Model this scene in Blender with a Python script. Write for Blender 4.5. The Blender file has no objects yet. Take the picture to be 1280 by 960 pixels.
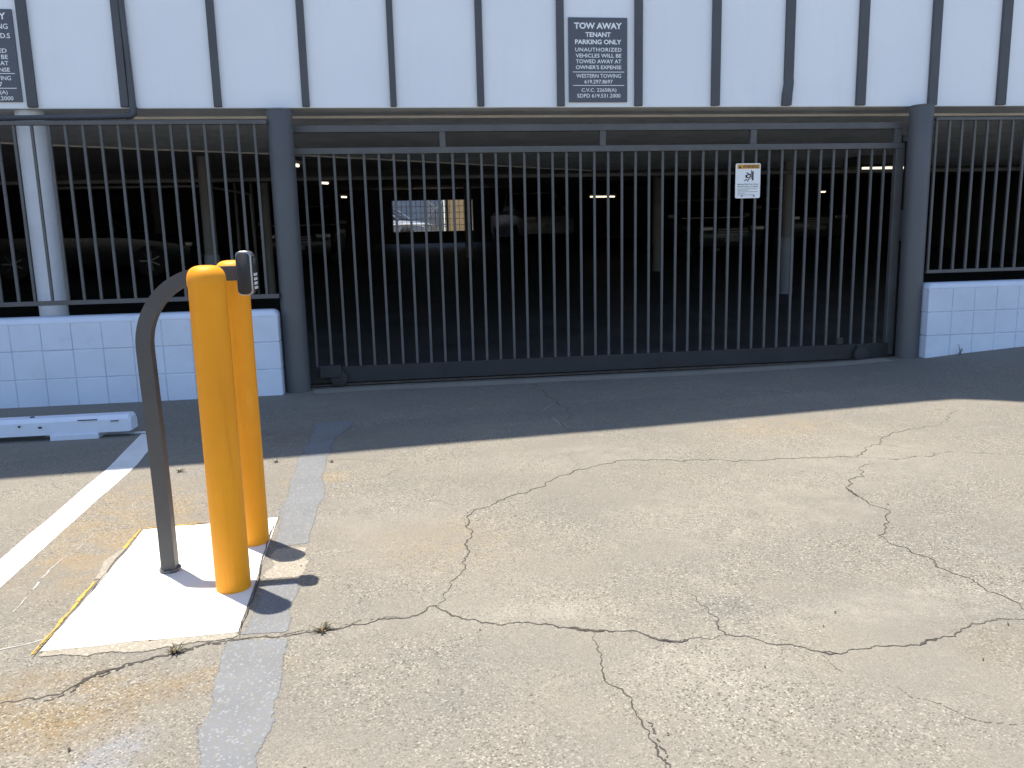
import bpy, bmesh, math, random
from mathutils import Vector, Matrix
random.seed(11)
R_ = math.radians
scene = bpy.context.scene
C = scene.collection

# ------------------------------------------------------------------ camera
cam = bpy.data.cameras.new('camera')
cam.sensor_width = 36.0
cam.lens = 28.59
cam.clip_start = 0.05
cam.clip_end = 2000
camo = bpy.data.objects.new('camera', cam)
C.objects.link(camo)
cr, cu, cf = (0.990193, -0.137635, -0.023951), (0.047423, 0.169881, 0.984323), (0.131409, 0.975806, -0.174742)
m = Matrix.Identity(4)
for i in range(3):
    m[i][0], m[i][1], m[i][2] = cr[i], cu[i], -cf[i]
m[2][3] = 1.2
camo.matrix_world = m
scene.camera = camo

# ------------------------------------------------------------------ sky, sun, exposure
SUN = Vector((0.147, -0.167, -1.0)).normalized()
world = bpy.data.worlds.new('World')
scene.world = world
world.use_nodes = True
wn = world.node_tree.nodes
wl = world.node_tree.links
wn.clear()
sky = wn.new('ShaderNodeTexSky')
sky.sky_type = 'NISHITA'
sky.sun_disc = False
sky.sun_elevation = math.asin(-SUN.z)
sky.sun_rotation = math.atan2(-SUN.x, -SUN.y)
sky.air_density = 1.0
sky.dust_density = 0.6
sky.ozone_density = 1.6
bg = wn.new('ShaderNodeBackground')
bg.inputs[1].default_value = 0.122
wo = wn.new('ShaderNodeOutputWorld')
wl.new(sky.outputs[0], bg.inputs[0])
wl.new(bg.outputs[0], wo.inputs[0])
sl = bpy.data.lights.new('sun', 'SUN')
sl.energy = 4.4
sl.angle = R_(0.53)
sl.color = (1.0, 0.92, 0.79)
slo = bpy.data.objects.new('sun', sl)
C.objects.link(slo)
slo.rotation_euler = SUN.to_track_quat('-Z', 'Y').to_euler()
slo.location = (-6, 8, 30)
vs = scene.view_settings
vs.view_transform = 'Standard'
vs.look = 'None'
vs.gamma = 1.0
vs.use_curve_mapping = False
vs.exposure = 1.0
scene.cycles.max_bounces = 8
scene.cycles.diffuse_bounces = 5

# ------------------------------------------------------------------ helpers
def link(o, parent=None):
    C.objects.link(o)
    if parent is not None:
        o.parent = parent
    return o

def tag(o, label=None, cat=None, group=None, kind=None):
    if label: o['label'] = label
    if cat: o['category'] = cat
    if group: o['group'] = group
    if kind: o['kind'] = kind
    return o

def thing(name, loc, label, cat, group=None):
    o = bpy.data.objects.new(name, None)
    o.empty_display_size = 0.2
    link(o)
    o.location = loc
    return tag(o, label, cat, group)

class MB:
    """collects shapes in one bmesh; build() links them as one mesh object"""
    def __init__(s):
        s.bm = bmesh.new()
    def box(s, x0, x1, y0, y1, z0, z1, bev=0.0):
        r = bmesh.ops.create_cube(s.bm, size=1.0)
        vs_ = r['verts']
        for v in vs_:
            v.co = Vector(((x0 + x1) / 2 + v.co.x * (x1 - x0), (y0 + y1) / 2 + v.co.y * (y1 - y0), (z0 + z1) / 2 + v.co.z * (z1 - z0)))
        if bev > 0:
            es = list({e for v in vs_ for e in v.link_edges})
            bmesh.ops.bevel(s.bm, geom=es, offset=bev, segments=2, affect='EDGES', profile=0.5)
        return s
    def lathe(s, cx, cy, prof, n=24, z0=0.0):
        rings = []
        for r, z in prof:
            if r <= 1e-6:
                rings.append([s.bm.verts.new((cx, cy, z + z0))])
            else:
                rings.append([s.bm.verts.new((cx + r * math.cos(2 * math.pi * k / n), cy + r * math.sin(2 * math.pi * k / n), z + z0)) for k in range(n)])
        for a, b in zip(rings, rings[1:]):
            for k in range(n):
                k2 = (k + 1) % n
                f = []
                if len(a) == 1 and len(b) > 1: f = [a[0], b[k], b[k2]] if False else [a[0], b[k2], b[k]]
                elif len(b) == 1 and len(a) > 1: f = [a[k], a[k2], b[0]]
                elif len(a) > 1: f = [a[k], a[k2], b[k2], b[k]]
                if f: s.bm.faces.new(f)
        if len(rings[0]) > 1: s.bm.faces.new(rings[0][::-1])
        if len(rings[-1]) > 1: s.bm.faces.new(rings[-1])
        return s
    def tube(s, pts, r, n=10, square=False):
        pts = [Vector(p) for p in pts]
        if square: n = 4
        rings = []
        ref = None
        for i, p in enumerate(pts):
            t = (pts[min(i + 1, len(pts) - 1)] - pts[max(i - 1, 0)]).normalized()
            if ref is None:
                ref = Vector((0, 1, 0)) if abs(t.y) < 0.9 else Vector((1, 0, 0))
            u = (ref - t * ref.dot(t)).normalized()
            w = t.cross(u)
            ref = u
            rr = r * (1.41421 if square else 1.0)
            off = math.pi / 4 if square else 0
            rings.append([s.bm.verts.new(p + u * rr * math.cos(off + 2 * math.pi * k / n) + w * rr * math.sin(off + 2 * math.pi * k / n)) for k in range(n)])
        for a, b in zip(rings, rings[1:]):
            for k in range(n):
                s.bm.faces.new([a[k], a[(k + 1) % n], b[(k + 1) % n], b[k]])
        s.bm.faces.new(rings[0][::-1]); s.bm.faces.new(rings[-1])
        return s
    def poly(s, pts):
        s.bm.faces.new([s.bm.verts.new(p) for p in pts])
        return s
    def loft(s, secs, caps=True):
        rings = [[s.bm.verts.new(p) for p in sec] for sec in secs]
        n = len(rings[0])
        for a, b in zip(rings, rings[1:]):
            for k in range(n):
                s.bm.faces.new([a[k], a[(k + 1) % n], b[(k + 1) % n], b[k]])
        if caps:
            s.bm.faces.new(rings[0][::-1]); s.bm.faces.new(rings[-1])
        return s
    def mesh(s, name, mat, smooth=False, angle=40):
        bmesh.ops.recalc_face_normals(s.bm, faces=s.bm.faces[:])
        me = bpy.data.meshes.new(name)
        s.bm.to_mesh(me)
        s.bm.free()
        if smooth:
            for p in me.polygons: p.use_smooth = True
            try: me.set_sharp_from_angle(angle=R_(angle))
            except Exception: pass
        if mat: me.materials.append(mat)
        return me
    def build(s, name, mat, parent=None, loc=None, smooth=False, angle=40):
        o = bpy.data.objects.new(name, s.mesh(name, mat, smooth, angle))
        link(o, parent)
        if loc: o.location = loc
        return o

def inst(name, me, parent, loc, rot=None, scale=None):
    o = bpy.data.objects.new(name, me)
    link(o, parent)
    o.location = loc
    if rot: o.rotation_euler = rot
    if scale: o.scale = scale
    return o

# ------------------------------------------------------------------ materials
class NT:
    def __init__(s, name):
        s.m = bpy.data.materials.new(name)
        s.m.use_nodes = True
        s.n = s.m.node_tree.nodes
        s.l = s.m.node_tree.links
        s.b = s.n['Principled BSDF']
        s.pos = s.n.new('ShaderNodeNewGeometry').outputs['Position']
    def noise(s, scale, detail=4, rough=0.55, vec=None, dist=0.0):
        t = s.n.new('ShaderNodeTexNoise')
        t.inputs['Scale'].default_value = scale
        t.inputs['Detail'].default_value = detail
        t.inputs['Roughness'].default_value = rough
        t.inputs['Distortion'].default_value = dist
        s.l.new(vec or s.pos, t.inputs['Vector'])
        return t.outputs['Fac']
    def voro(s, scale, out='Color', vec=None, feature='F1'):
        t = s.n.new('ShaderNodeTexVoronoi')
        t.feature = feature
        t.inputs['Scale'].default_value = scale
        s.l.new(vec or s.pos, t.inputs['Vector'])
        return t.outputs[out]
    def ramp(s, fac, stops):
        t = s.n.new('ShaderNodeValToRGB')
        e = t.color_ramp.elements
        while len(e) < len(stops): e.new(0.5)
        for el, (p, c) in zip(e, stops):
            el.position = p
            el.color = (c, c, c, 1) if not isinstance(c, tuple) else (*c, 1)
        s.l.new(fac, t.inputs[0])
        return t.outputs[0]
    def mix(s, fac, a, b, mode='MIX'):
        t = s.n.new('ShaderNodeMix')
        t.data_type = 'RGBA'
        t.blend_type = mode
        for sock, v in ((t.inputs[0], fac), (t.inputs[6], a), (t.inputs[7], b)):
            if isinstance(v, (int, float)): sock.default_value = v
            elif isinstance(v, tuple): sock.default_value = (*v, 1)
            else: s.l.new(v, sock)
        return t.outputs[2]
    def math(s, op, a, b=0.0, clamp=False):
        t = s.n.new('ShaderNodeMath')
        t.operation = op
        t.use_clamp = clamp
        for sock, v in ((t.inputs[0], a), (t.inputs[1], b)):
            if isinstance(v, (int, float)): sock.default_value = v
            else: s.l.new(v, sock)
        return t.outputs[0]
    def blob(s, cx, cy, rx, ry, rot=0.0):
        """1 at the centre of an ellipse on the ground, 0 at its rim and beyond"""
        mp = s.n.new('ShaderNodeMapping')
        mp.vector_type = 'TEXTURE'
        mp.inputs['Location'].default_value = (cx, cy, 0)
        mp.inputs['Rotation'].default_value = (0, 0, rot)
        mp.inputs['Scale'].default_value = (rx, ry, 1000)
        s.l.new(s.pos, mp.inputs['Vector'])
        g = s.n.new('ShaderNodeTexGradient')
        g.gradient_type = 'SPHERICAL'
        s.l.new(mp.outputs[0], g.inputs[0])
        return g.outputs['Fac']
    def scaled(s, sx, sy, sz):
        mp = s.n.new('ShaderNodeMapping')
        mp.inputs['Scale'].default_value = (sx, sy, sz)
        s.l.new(s.pos, mp.inputs['Vector'])
        return mp.outputs[0]
    def bump(s, h, strength=0.3, dist=0.01):
        t = s.n.new('ShaderNodeBump')
        t.inputs['Strength'].default_value = strength
        t.inputs['Distance'].default_value = dist
        s.l.new(h, t.inputs['Height'])
        s.l.new(t.outputs[0], s.b.inputs['Normal'])
    def col(s, c):
        if isinstance(c, tuple): s.b.inputs['Base Color'].default_value = (*c, 1)
        else: s.l.new(c, s.b.inputs['Base Color'])
        return s
    def rough(s, r):
        if isinstance(r, (int, float)): s.b.inputs['Roughness'].default_value = r
        else: s.l.new(r, s.b.inputs['Roughness'])
        return s

def plain(name, c, rough=0.6, var=0.25, scale=6.0, metal=0.0, bump=0.15, bscale=60.0, spec=None, dirt=None):
    t = NT(name)
    a = tuple(x * (1 - var) for x in c)
    b = tuple(min(1, x * (1 + var)) for x in c)
    k = t.ramp(t.noise(scale, 6, 0.6), [(0.3, 0.0), (0.7, 1.0)])
    o = t.mix(k, a, b)
    if dirt:
        d = t.ramp(t.noise(scale * 2.3, 8, 0.7), [(0.56, 0.0), (0.72, 1.0)])
        o = t.mix(t.math('MULTIPLY', d, dirt[1]), o, dirt[0])
    t.col(o)
    t.rough(t.math('ADD', t.math('MULTIPLY', t.noise(scale * 4, 4), 0.25), rough - 0.12))
    t.b.inputs['Metallic'].default_value = metal
    if spec is not None: t.b.inputs['Specular IOR Level'].default_value = spec
    if bump: t.bump(t.noise(bscale, 5, 0.6), bump, 0.004)
    return t.m

def glow(name, c, e):
    t = NT(name)
    t.col(c)
    t.b.inputs['Emission Color'].default_value = (*c, 1)
    t.b.inputs['Emission Strength'].default_value = e
    return t.m

def concrete_ground():
    t = NT('weathered_concrete')
    big = t.ramp(t.noise(0.55, 6, 0.6), [(0.35, 0.0), (0.66, 1.0)])
    o = t.mix(big, (0.174, 0.162, 0.141), (0.232, 0.213, 0.179))
    mid = t.ramp(t.noise(2.6, 7, 0.65, dist=0.4), [(0.36, 0.0), (0.64, 1.0)])
    o = t.mix(t.math('MULTIPLY', mid, 0.5), o, (0.168, 0.160, 0.147))
    patch = t.ramp(t.noise(5.5, 6, 0.7), [(0.55, 0.0), (0.72, 1.0)])
    o = t.mix(t.math('MULTIPLY', patch, 0.45), o, (0.285, 0.262, 0.222))
    # stains of their own shape: rust by the crack, tan in the lane, oil
    n1 = t.ramp(t.noise(7, 8, 0.75), [(0.38, 0.0), (0.62, 1.0)])
    for (cx, cy, rx, ry, ro, c, k) in ((-1.02, 2.10, 0.42, 0.32, 0.2, (0.195, 0.145, 0.082), 1.0), (-1.25, 3.6, 0.45, 0.9, 0.1, (0.25, 0.19, 0.115), 0.9),
                                       (-0.55, 2.22, 0.25, 0.10, 0.3, (0.195, 0.145, 0.085), 0.9), (0.15, 3.15, 0.38, 0.42, 0.0, (0.25, 0.20, 0.125), 0.45),
                                       (-0.48, 4.2, 0.25, 0.16, 0.0, (0.265, 0.20, 0.11), 0.7), (2.3, 4.7, 0.6, 0.3, 0.1, (0.265, 0.21, 0.125), 0.5),
                                       (0.38, 2.46, 0.42, 0.09, -0.1, (0.29, 0.272, 0.238), 0.6), (0.80, 2.02, 0.32, 0.26, 0.3, (0.27, 0.252, 0.22), 0.55), (1.62, 2.30, 0.55, 0.16, 0.1, (0.27, 0.252, 0.22), 0.55), (0.05, 2.10, 0.3, 0.3, 0.0, (0.165, 0.157, 0.142), 0.9), (0.98, 2.36, 0.26, 0.10, 0.1, (0.155, 0.148, 0.135), 1.0), (2.4, 3.9, 0.7, 0.5, 0.0, (0.265, 0.247, 0.215), 0.6), (0.9, 4.3, 0.9, 0.3, 0.1, (0.265, 0.247, 0.215), 0.6),
                                       (-0.75, 1.85, 0.10, 0.22, -0.4, (0.21, 0.215, 0.235), 1.0), (1.5, 3.3, 0.9, 0.5, 0.2, (0.24, 0.22, 0.19), 0.9),
                                       (-0.1, 3.6, 0.5, 0.35, 0.0, (0.23, 0.215, 0.195), 0.7), (1.75, 2.0, 0.3, 0.16, 0.0, (0.17, 0.15, 0.12), 0.7),
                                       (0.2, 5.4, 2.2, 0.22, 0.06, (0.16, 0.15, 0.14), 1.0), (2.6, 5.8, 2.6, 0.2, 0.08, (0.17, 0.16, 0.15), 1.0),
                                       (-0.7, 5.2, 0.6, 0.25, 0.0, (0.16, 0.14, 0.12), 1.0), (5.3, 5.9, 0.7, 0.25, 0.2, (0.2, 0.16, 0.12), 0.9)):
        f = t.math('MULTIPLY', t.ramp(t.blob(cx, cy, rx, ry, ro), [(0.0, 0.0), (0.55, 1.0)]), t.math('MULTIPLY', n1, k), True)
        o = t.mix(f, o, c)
    # tyre streaks along the lane
    st = t.ramp(t.noise(1.3, 5, 0.6, vec=t.scaled(3.2, 0.35, 1)), [(0.52, 0.0), (0.75, 1.0)])
    o = t.mix(t.math('MULTIPLY', st, 0.3), o, (0.205, 0.19, 0.165))
    # exposed aggregate: sand and small stones, more of it where the paste has worn away
    worn = t.ramp(t.noise(1.7, 6, 0.6), [(0.36, 0.12), (0.60, 1.0)])
    v1 = t.voro(185, 'Color')
    sp = t.n.new('ShaderNodeSeparateColor'); t.l.new(v1, sp.inputs[0])
    dark = t.ramp(sp.outputs[0], [(0.0, 1.0), (0.13, 0.9), (0.2, 0.0)])
    lite = t.ramp(sp.outputs[1], [(0.80, 0.0), (0.93, 1.0)])
    o = t.mix(t.math('MULTIPLY', t.math('MULTIPLY', dark, worn), 0.80), o, (0.072, 0.064, 0.053))
    o = t.mix(t.math('MULTIPLY', t.math('MULTIPLY', lite, worn), 0.70), o, (0.37, 0.345, 0.295))
    v2 = t.voro(420, 'Color')
    sp2 = t.n.new('ShaderNodeSeparateColor'); t.l.new(v2, sp2.inputs[0])
    o = t.mix(0.42, o, t.mix(sp2.outputs[0], t.mix(1.0, o, (0.55, 0.55, 0.54), 'MULTIPLY'), t.mix(1.0, o, (1.42, 1.42, 1.40), 'MULTIPLY')))
    t.col(o)
    t.rough(0.88)
    t.b.inputs['Specular IOR Level'].default_value = 0.25
    h = t.math('ADD', t.math('MULTIPLY', t.voro(190, 'Distance'), 0.5), t.noise(60, 6, 0.7))
    t.bump(h, 0.35, 0.004)
    return t.m

def sheet_paint(name, c, wear_c, wear, sc=150):
    t = NT(name)
    k = t.ramp(t.noise(4, 6, 0.65), [(0.3, 0.0), (0.7, 1.0)])
    o = t.mix(k, tuple(x * 0.86 for x in c), tuple(min(1, x * 1.1) for x in c))
    sp = t.n.new('ShaderNodeSeparateColor'); t.l.new(t.voro(sc, 'Color'), sp.inputs[0])
    o = t.mix(t.math('MULTIPLY', t.ramp(sp.outputs[0], [(0.0, 1.0), (0.2, 0.6), (0.3, 0.0)]), wear), o, wear_c)
    o = t.mix(t.math('MULTIPLY', t.ramp(sp.outputs[1], [(0.8, 0.0), (0.95, 1.0)]), wear), o, tuple(min(1, x * 1.45) for x in c))
    w2 = t.ramp(t.noise(16, 9, 0.78), [(0.57, 0.0), (0.66, 1.0)])
    o = t.mix(t.math('MULTIPLY', w2, wear), o, wear_c)
    at = t.n.new('ShaderNodeAttribute'); at.attribute_name = 'edge'
    e = t.math('ADD', at.outputs['Fac'], t.math('MULTIPLY', t.math('SUBTRACT', t.noise(26, 10, 0.8), 0.5), 2.2))
    t.l.new(t.ramp(e, [(0.40, 0.0), (0.52, 1.0)]), t.b.inputs['Alpha'])
    t.col(o); t.rough(0.8)
    t.bump(t.math('ADD', t.voro(190, 'Distance'), t.noise(60, 6, 0.7)), 0.3, 0.003)
    return t.m

M = {}
M['ground'] = concrete_ground()
def panel_paint():
    t = NT('white_wall_panel')
    o = t.mix(t.ramp(t.noise(0.9, 5, 0.6), [(0.3, 0.0), (0.7, 1.0)]), (0.80, 0.83, 0.885), (0.86, 0.885, 0.93))
    s = t.ramp(t.noise(1.0, 7, 0.7, vec=t.scaled(9, 1, 0.7)), [(0.55, 0.0), (0.8, 1.0)])
    o = t.mix(t.math('MULTIPLY', s, 0.35), o, (0.70, 0.70, 0.70))
    d = t.ramp(t.noise(9, 9, 0.8), [(0.66, 0.0), (0.74, 1.0)])
    o = t.mix(t.math('MULTIPLY', d, 0.3), o, (0.55, 0.54, 0.52))
    t.col(o); t.rough(0.55); t.bump(t.noise(3.0, 4, 0.5), 0.12, 0.01)
    return t.m
M['panel'] = panel_paint()
M['batten'] = plain('charcoal_batten_paint', (0.078, 0.082, 0.094), 0.6, 0.12, 3, dirt=((0.13, 0.12, 0.10), 0.35))
M['metal'] = plain('charcoal_gate_paint', (0.098, 0.097, 0.099), 0.5, 0.16, 5, bump=0.1, dirt=((0.15, 0.135, 0.115), 0.4))
M['post'] = plain('charcoal_post_paint', (0.098, 0.098, 0.103), 0.5, 0.10, 2, bump=0.08, dirt=((0.115, 0.115, 0.12), 0.3))
M['block'] = plain('white_block_paint', (0.66, 0.72, 0.84), 0.7, 0.06, 3, bump=0.35, bscale=90, dirt=((0.48, 0.50, 0.55), 0.25))
M['mortar'] = plain('painted_mortar', (0.52, 0.56, 0.65), 0.85, 0.2, 8, bump=0.4)
M['white_col'] = plain('white_column_paint', (0.74, 0.77, 0.83), 0.6, 0.06, 4, dirt=((0.5, 0.5, 0.5), 0.2))
M['soffit'] = plain('soffit_plaster', (0.80, 0.82, 0.82), 0.85, 0.15, 2.5, bump=0.3, bscale=40, dirt=((0.5, 0.47, 0.4), 0.5))
M['strip'] = plain('drip_strip', (0.85, 0.82, 0.76), 0.6, 0.1, 6)
M['ceil'] = plain('garage_ceiling_concrete', (0.24, 0.235, 0.225), 0.9, 0.25, 1.2, bump=0.3, bscale=20)
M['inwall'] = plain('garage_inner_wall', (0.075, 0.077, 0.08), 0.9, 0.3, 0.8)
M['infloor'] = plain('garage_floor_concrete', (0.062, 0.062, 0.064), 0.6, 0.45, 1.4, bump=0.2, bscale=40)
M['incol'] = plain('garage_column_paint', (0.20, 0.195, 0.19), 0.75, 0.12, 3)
M['jacket'] = plain('column_jacket_paint', (0.27, 0.29, 0.34), 0.7, 0.12, 3)
M['pipe'] = plain('pipe_grey', (0.16, 0.16, 0.165), 0.6, 0.2, 4)
M['upper'] = plain('upper_wall', (0.7, 0.7, 0.7), 0.8, 0.05, 2)
def sleeve_plastic():
    t = NT('safety_yellow_plastic')
    o = t.mix(t.ramp(t.noise(3, 6, 0.6), [(0.3, 0.0), (0.7, 1.0)]), (0.78, 0.295, 0.007), (0.90, 0.355, 0.010))
    st = t.ramp(t.noise(1.0, 7, 0.7, vec=t.scaled(26, 26, 1.6)), [(0.54, 0.0), (0.70, 1.0)])
    o = t.mix(t.math('MULTIPLY', st, 0.45), o, (0.62, 0.215, 0.006))
    fade = t.ramp(t.noise(1.0, 6, 0.65, vec=t.scaled(11, 11, 4)), [(0.60, 0.0), (0.76, 1.0)])
    o = t.mix(t.math('MULTIPLY', fade, 0.35), o, (0.88, 0.47, 0.06))
    sc = t.ramp(t.noise(1.0, 9, 0.8, vec=t.scaled(14, 14, 55)), [(0.665, 0.0), (0.70, 1.0)])
    o = t.mix(t.math('MULTIPLY', sc, 0.55), o, (0.20, 0.10, 0.03))
    t.col(o)
    t.rough(t.math('ADD', t.math('MULTIPLY', t.noise(14, 5), 0.35), 0.35))
    t.b.inputs['Specular IOR Level'].default_value = 0.35
    t.bump(t.noise(22, 5, 0.6), 0.10, 0.004)
    return t.m
M['yellow'] = sleeve_plastic()
M['stand'] = plain('charcoal_powder_coat', (0.062, 0.064, 0.068), 0.5, 0.12, 8, bump=0.15, bscale=300, dirt=((0.12, 0.115, 0.1), 0.3))
M['black'] = plain('black_plastic', (0.026, 0.026, 0.028), 0.6, 0.15, 10, bump=0)
M['chrome'] = plain('brushed_chrome', (0.36, 0.36, 0.37), 0.3, 0.05, 10, metal=1.0, bump=0)
M['key'] = plain('keypad_white', (0.7, 0.7, 0.7), 0.4, 0.05, 10, bump=0)
M['crack'] = plain('crack_dirt', (0.056, 0.051, 0.045), 0.95, 0.5, 30, bump=0.5)
M['hair'] = plain('hairline_crack', (0.135, 0.120, 0.100), 0.95, 0.4, 40, bump=0)
M['scratch'] = plain('pale_scratch', (0.33, 0.32, 0.30), 0.9, 0.3, 40, bump=0)
M['white_line'] = sheet_paint('white_road_paint', (0.74, 0.745, 0.75), (0.45, 0.43, 0.39), 0.25)
M['grey_line'] = sheet_paint('grey_cover_paint', (0.155, 0.163, 0.175), (0.165, 0.155, 0.135), 0.8)
M['yellow_line'] = sheet_paint('faded_yellow_paint', (0.50, 0.32, 0.05), (0.25, 0.20, 0.13), 0.95)
M['pad'] = plain('pale_new_concrete', (0.74, 0.72, 0.66), 0.85, 0.05, 5, bump=0.25, bscale=80, dirt=((0.6, 0.57, 0.5), 0.3))
M['mortar_patch'] = sheet_paint('pale_mortar_patch', (0.29, 0.265, 0.22), (0.20, 0.175, 0.135), 0.7)
M['sign'] = plain('charcoal_sign_face', (0.088, 0.098, 0.122), 0.5, 0.04, 3, bump=0)
M['sign_white'] = plain('white_sign_print', (0.88, 0.89, 0.90), 0.5, 0.03, 3, bump=0)
M['sign_orange'] = plain('orange_sign_print', (0.72, 0.36, 0.06), 0.5, 0.04, 3, bump=0)
M['ink'] = plain('black_sign_ink', (0.02, 0.022, 0.028), 0.6, 0.05, 3, bump=0)
M['ink_grey'] = plain('grey_sign_ink', (0.30, 0.31, 0.34), 0.6, 0.05, 3, bump=0)
M['rust'] = plain('rusty_track', (0.075, 0.058, 0.045), 0.85, 0.4, 12, bump=0.5)
M['tyre'] = plain('rubber', (0.018, 0.018, 0.018), 0.8, 0.2, 10)
M['glass'] = plain('dark_car_glass', (0.012, 0.014, 0.016), 0.08, 0.1, 2, bump=0)
M['lamp_lens'] = plain('headlamp_lens', (0.12, 0.125, 0.13), 0.1, 0.05, 4, bump=0)
M['tail'] = plain('tail_lamp', (0.3, 0.02, 0.02), 0.2, 0.05, 4, bump=0)
M['tube'] = glow('lit_tube', (1.0, 0.86, 0.62), 0.9)
M['fixture'] = plain('lamp_housing', (0.5, 0.5, 0.5), 0.5, 0.1, 5, bump=0)
M['tan'] = plain('tan_stucco', (0.42, 0.31, 0.17), 0.9, 0.1, 2, bump=0.3)
M['shade_blue'] = plain('shade_blue_wall', (0.16, 0.21, 0.30), 0.9, 0.15, 2, bump=0.3)  # bluish shade put into the wall colour
M['galv'] = plain('galvanised_wire', (0.35, 0.36, 0.38), 0.5, 0.1, 9, bump=0)
M['yard'] = plain('yard_concrete', (0.30, 0.27, 0.22), 0.9, 0.15, 2, bump=0.3)
M['roof'] = plain('unseen_roof_slab', (0.5, 0.48, 0.45), 0.9, 0.1, 2)
M['car_chrome'] = plain('dull_chrome', (0.12, 0.12, 0.125), 0.35, 0.05, 10, metal=1.0, bump=0)
M['low_rail'] = plain('dark_rail_paint', (0.030, 0.030, 0.031), 0.7, 0.2, 5, dirt=((0.06, 0.045, 0.035), 0.6))  # darker base than the other gate paint, with brown dirt blotches
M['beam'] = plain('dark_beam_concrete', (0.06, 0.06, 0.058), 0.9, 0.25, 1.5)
M['weed'] = plain('dry_weed', (0.070, 0.058, 0.034), 0.8, 0.4, 30, bump=0)
M['weed2'] = plain('brown_weed', (0.20, 0.12, 0.045), 0.8, 0.4, 30, bump=0)
M['leaf'] = plain('dead_leaf', (0.060, 0.048, 0.036), 0.9, 0.4, 30, bump=0)

# ------------------------------------------------------------------ ground
def sst(a, b, x):
    k = max(0.0, min(1.0, (x - a) / (b - a)))
    return k * k * (3 - 2 * k)
def hgt(x, y):
    """the lot climbs gently to the right along the wall"""
    px = [(-1e9, 0), (2.6, 0), (3.8, 0.016), (4.6, 0.048), (5.02, 0.083), (5.65, 0.122), (7, 0.2), (10, 0.3), (1e9, 0.3)]
    for (a, za), (b, zb) in zip(px, px[1:]):
        if a <= x <= b:
            g = za if b - a > 1e6 else za + (zb - za) * (x - a) / (b - a)
            break
    return g * sst(4.4, 6.5, y) * (1 - sst(6.9, 7.2, y))

xs = [-300, -120, -50, -25, -14, -9, -6] + [-4 + 0.25 * i for i in range(0, 57)] + [12, 16, 25, 50, 120, 300]
ys = [-300, -120, -50, -20, -8, -3, 0] + [0.5 + 0.1 * i for i in range(0, 72)] + [9, 15, 30, 60, 150, 300]
bm = bmesh.new()
grid = [[bm.verts.new((x, y, hgt(x, y) if abs(x) < 30 else 0.0)) for x in xs] for y in ys]
for j in range(len(ys) - 1):
    for i in range(len(xs) - 1):
        bm.faces.new([grid[j][i], grid[j][i + 1], grid[j + 1][i + 1], grid[j + 1][i]])
me = bpy.data.meshes.new('ground'); bm.to_mesh(me); bm.free()
for p in me.polygons: p.use_smooth = True
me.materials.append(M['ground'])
ground = link(bpy.data.objects.new('ground', me)); tag(ground, kind='structure')

def refine(pts, it, amp, rng):
    for _ in range(it):
        out = [pts[0]]
        for a, b in zip(pts, pts[1:]):
            dx, dy = b[0] - a[0], b[1] - a[1]
            k = rng.uniform(-amp, amp)
            out += [((a[0] + b[0]) / 2 - dy * k, (a[1] + b[1]) / 2 + dx * k), b]
        pts = out
    return pts

def ribbon(name, pts, w, mat, parent, z=0.0022, it=3, amp=0.22, seed=1, wvar=0.7, gaps=0.0):
    rng = random.Random(seed)
    pts = refine(pts, it, amp, rng)
    bm = bmesh.new()
    prev = None
    L = len(pts)
    ww = 1.0
    for i, (x, y) in enumerate(pts):
        a, b = pts[max(i - 1, 0)], pts[min(i + 1, L - 1)]
        tx, ty = b[0] - a[0], b[1] - a[1]
        n = math.hypot(tx, ty) or 1
        ww = 0.6 * ww + 0.4 * rng.uniform(1 - wvar, 1 + wvar)
        hw = w * 0.5 * ww * min(1, 0.25 + 4 * min(i, L - 1 - i) / L)
        zz = hgt(x, y) + z * 0.45
        cur = (bm.verts.new((x - ty / n * hw, y + tx / n * hw, zz)), bm.verts.new((x + ty / n * hw * rng.uniform(.6, 1.2), y - tx / n * hw, zz)))
        if prev and rng.random() >= gaps: bm.faces.new([prev[0], prev[1], cur[1], cur[0]])
        prev = cur
    bmesh.ops.recalc_face_normals(bm, faces=bm.faces[:])
    me = bpy.data.meshes.new(name); bm.to_mesh(me); bm.free(); me.materials.append(mat)
    o = bpy.data.objects.new(name, me); link(o, parent)
    return o

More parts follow.
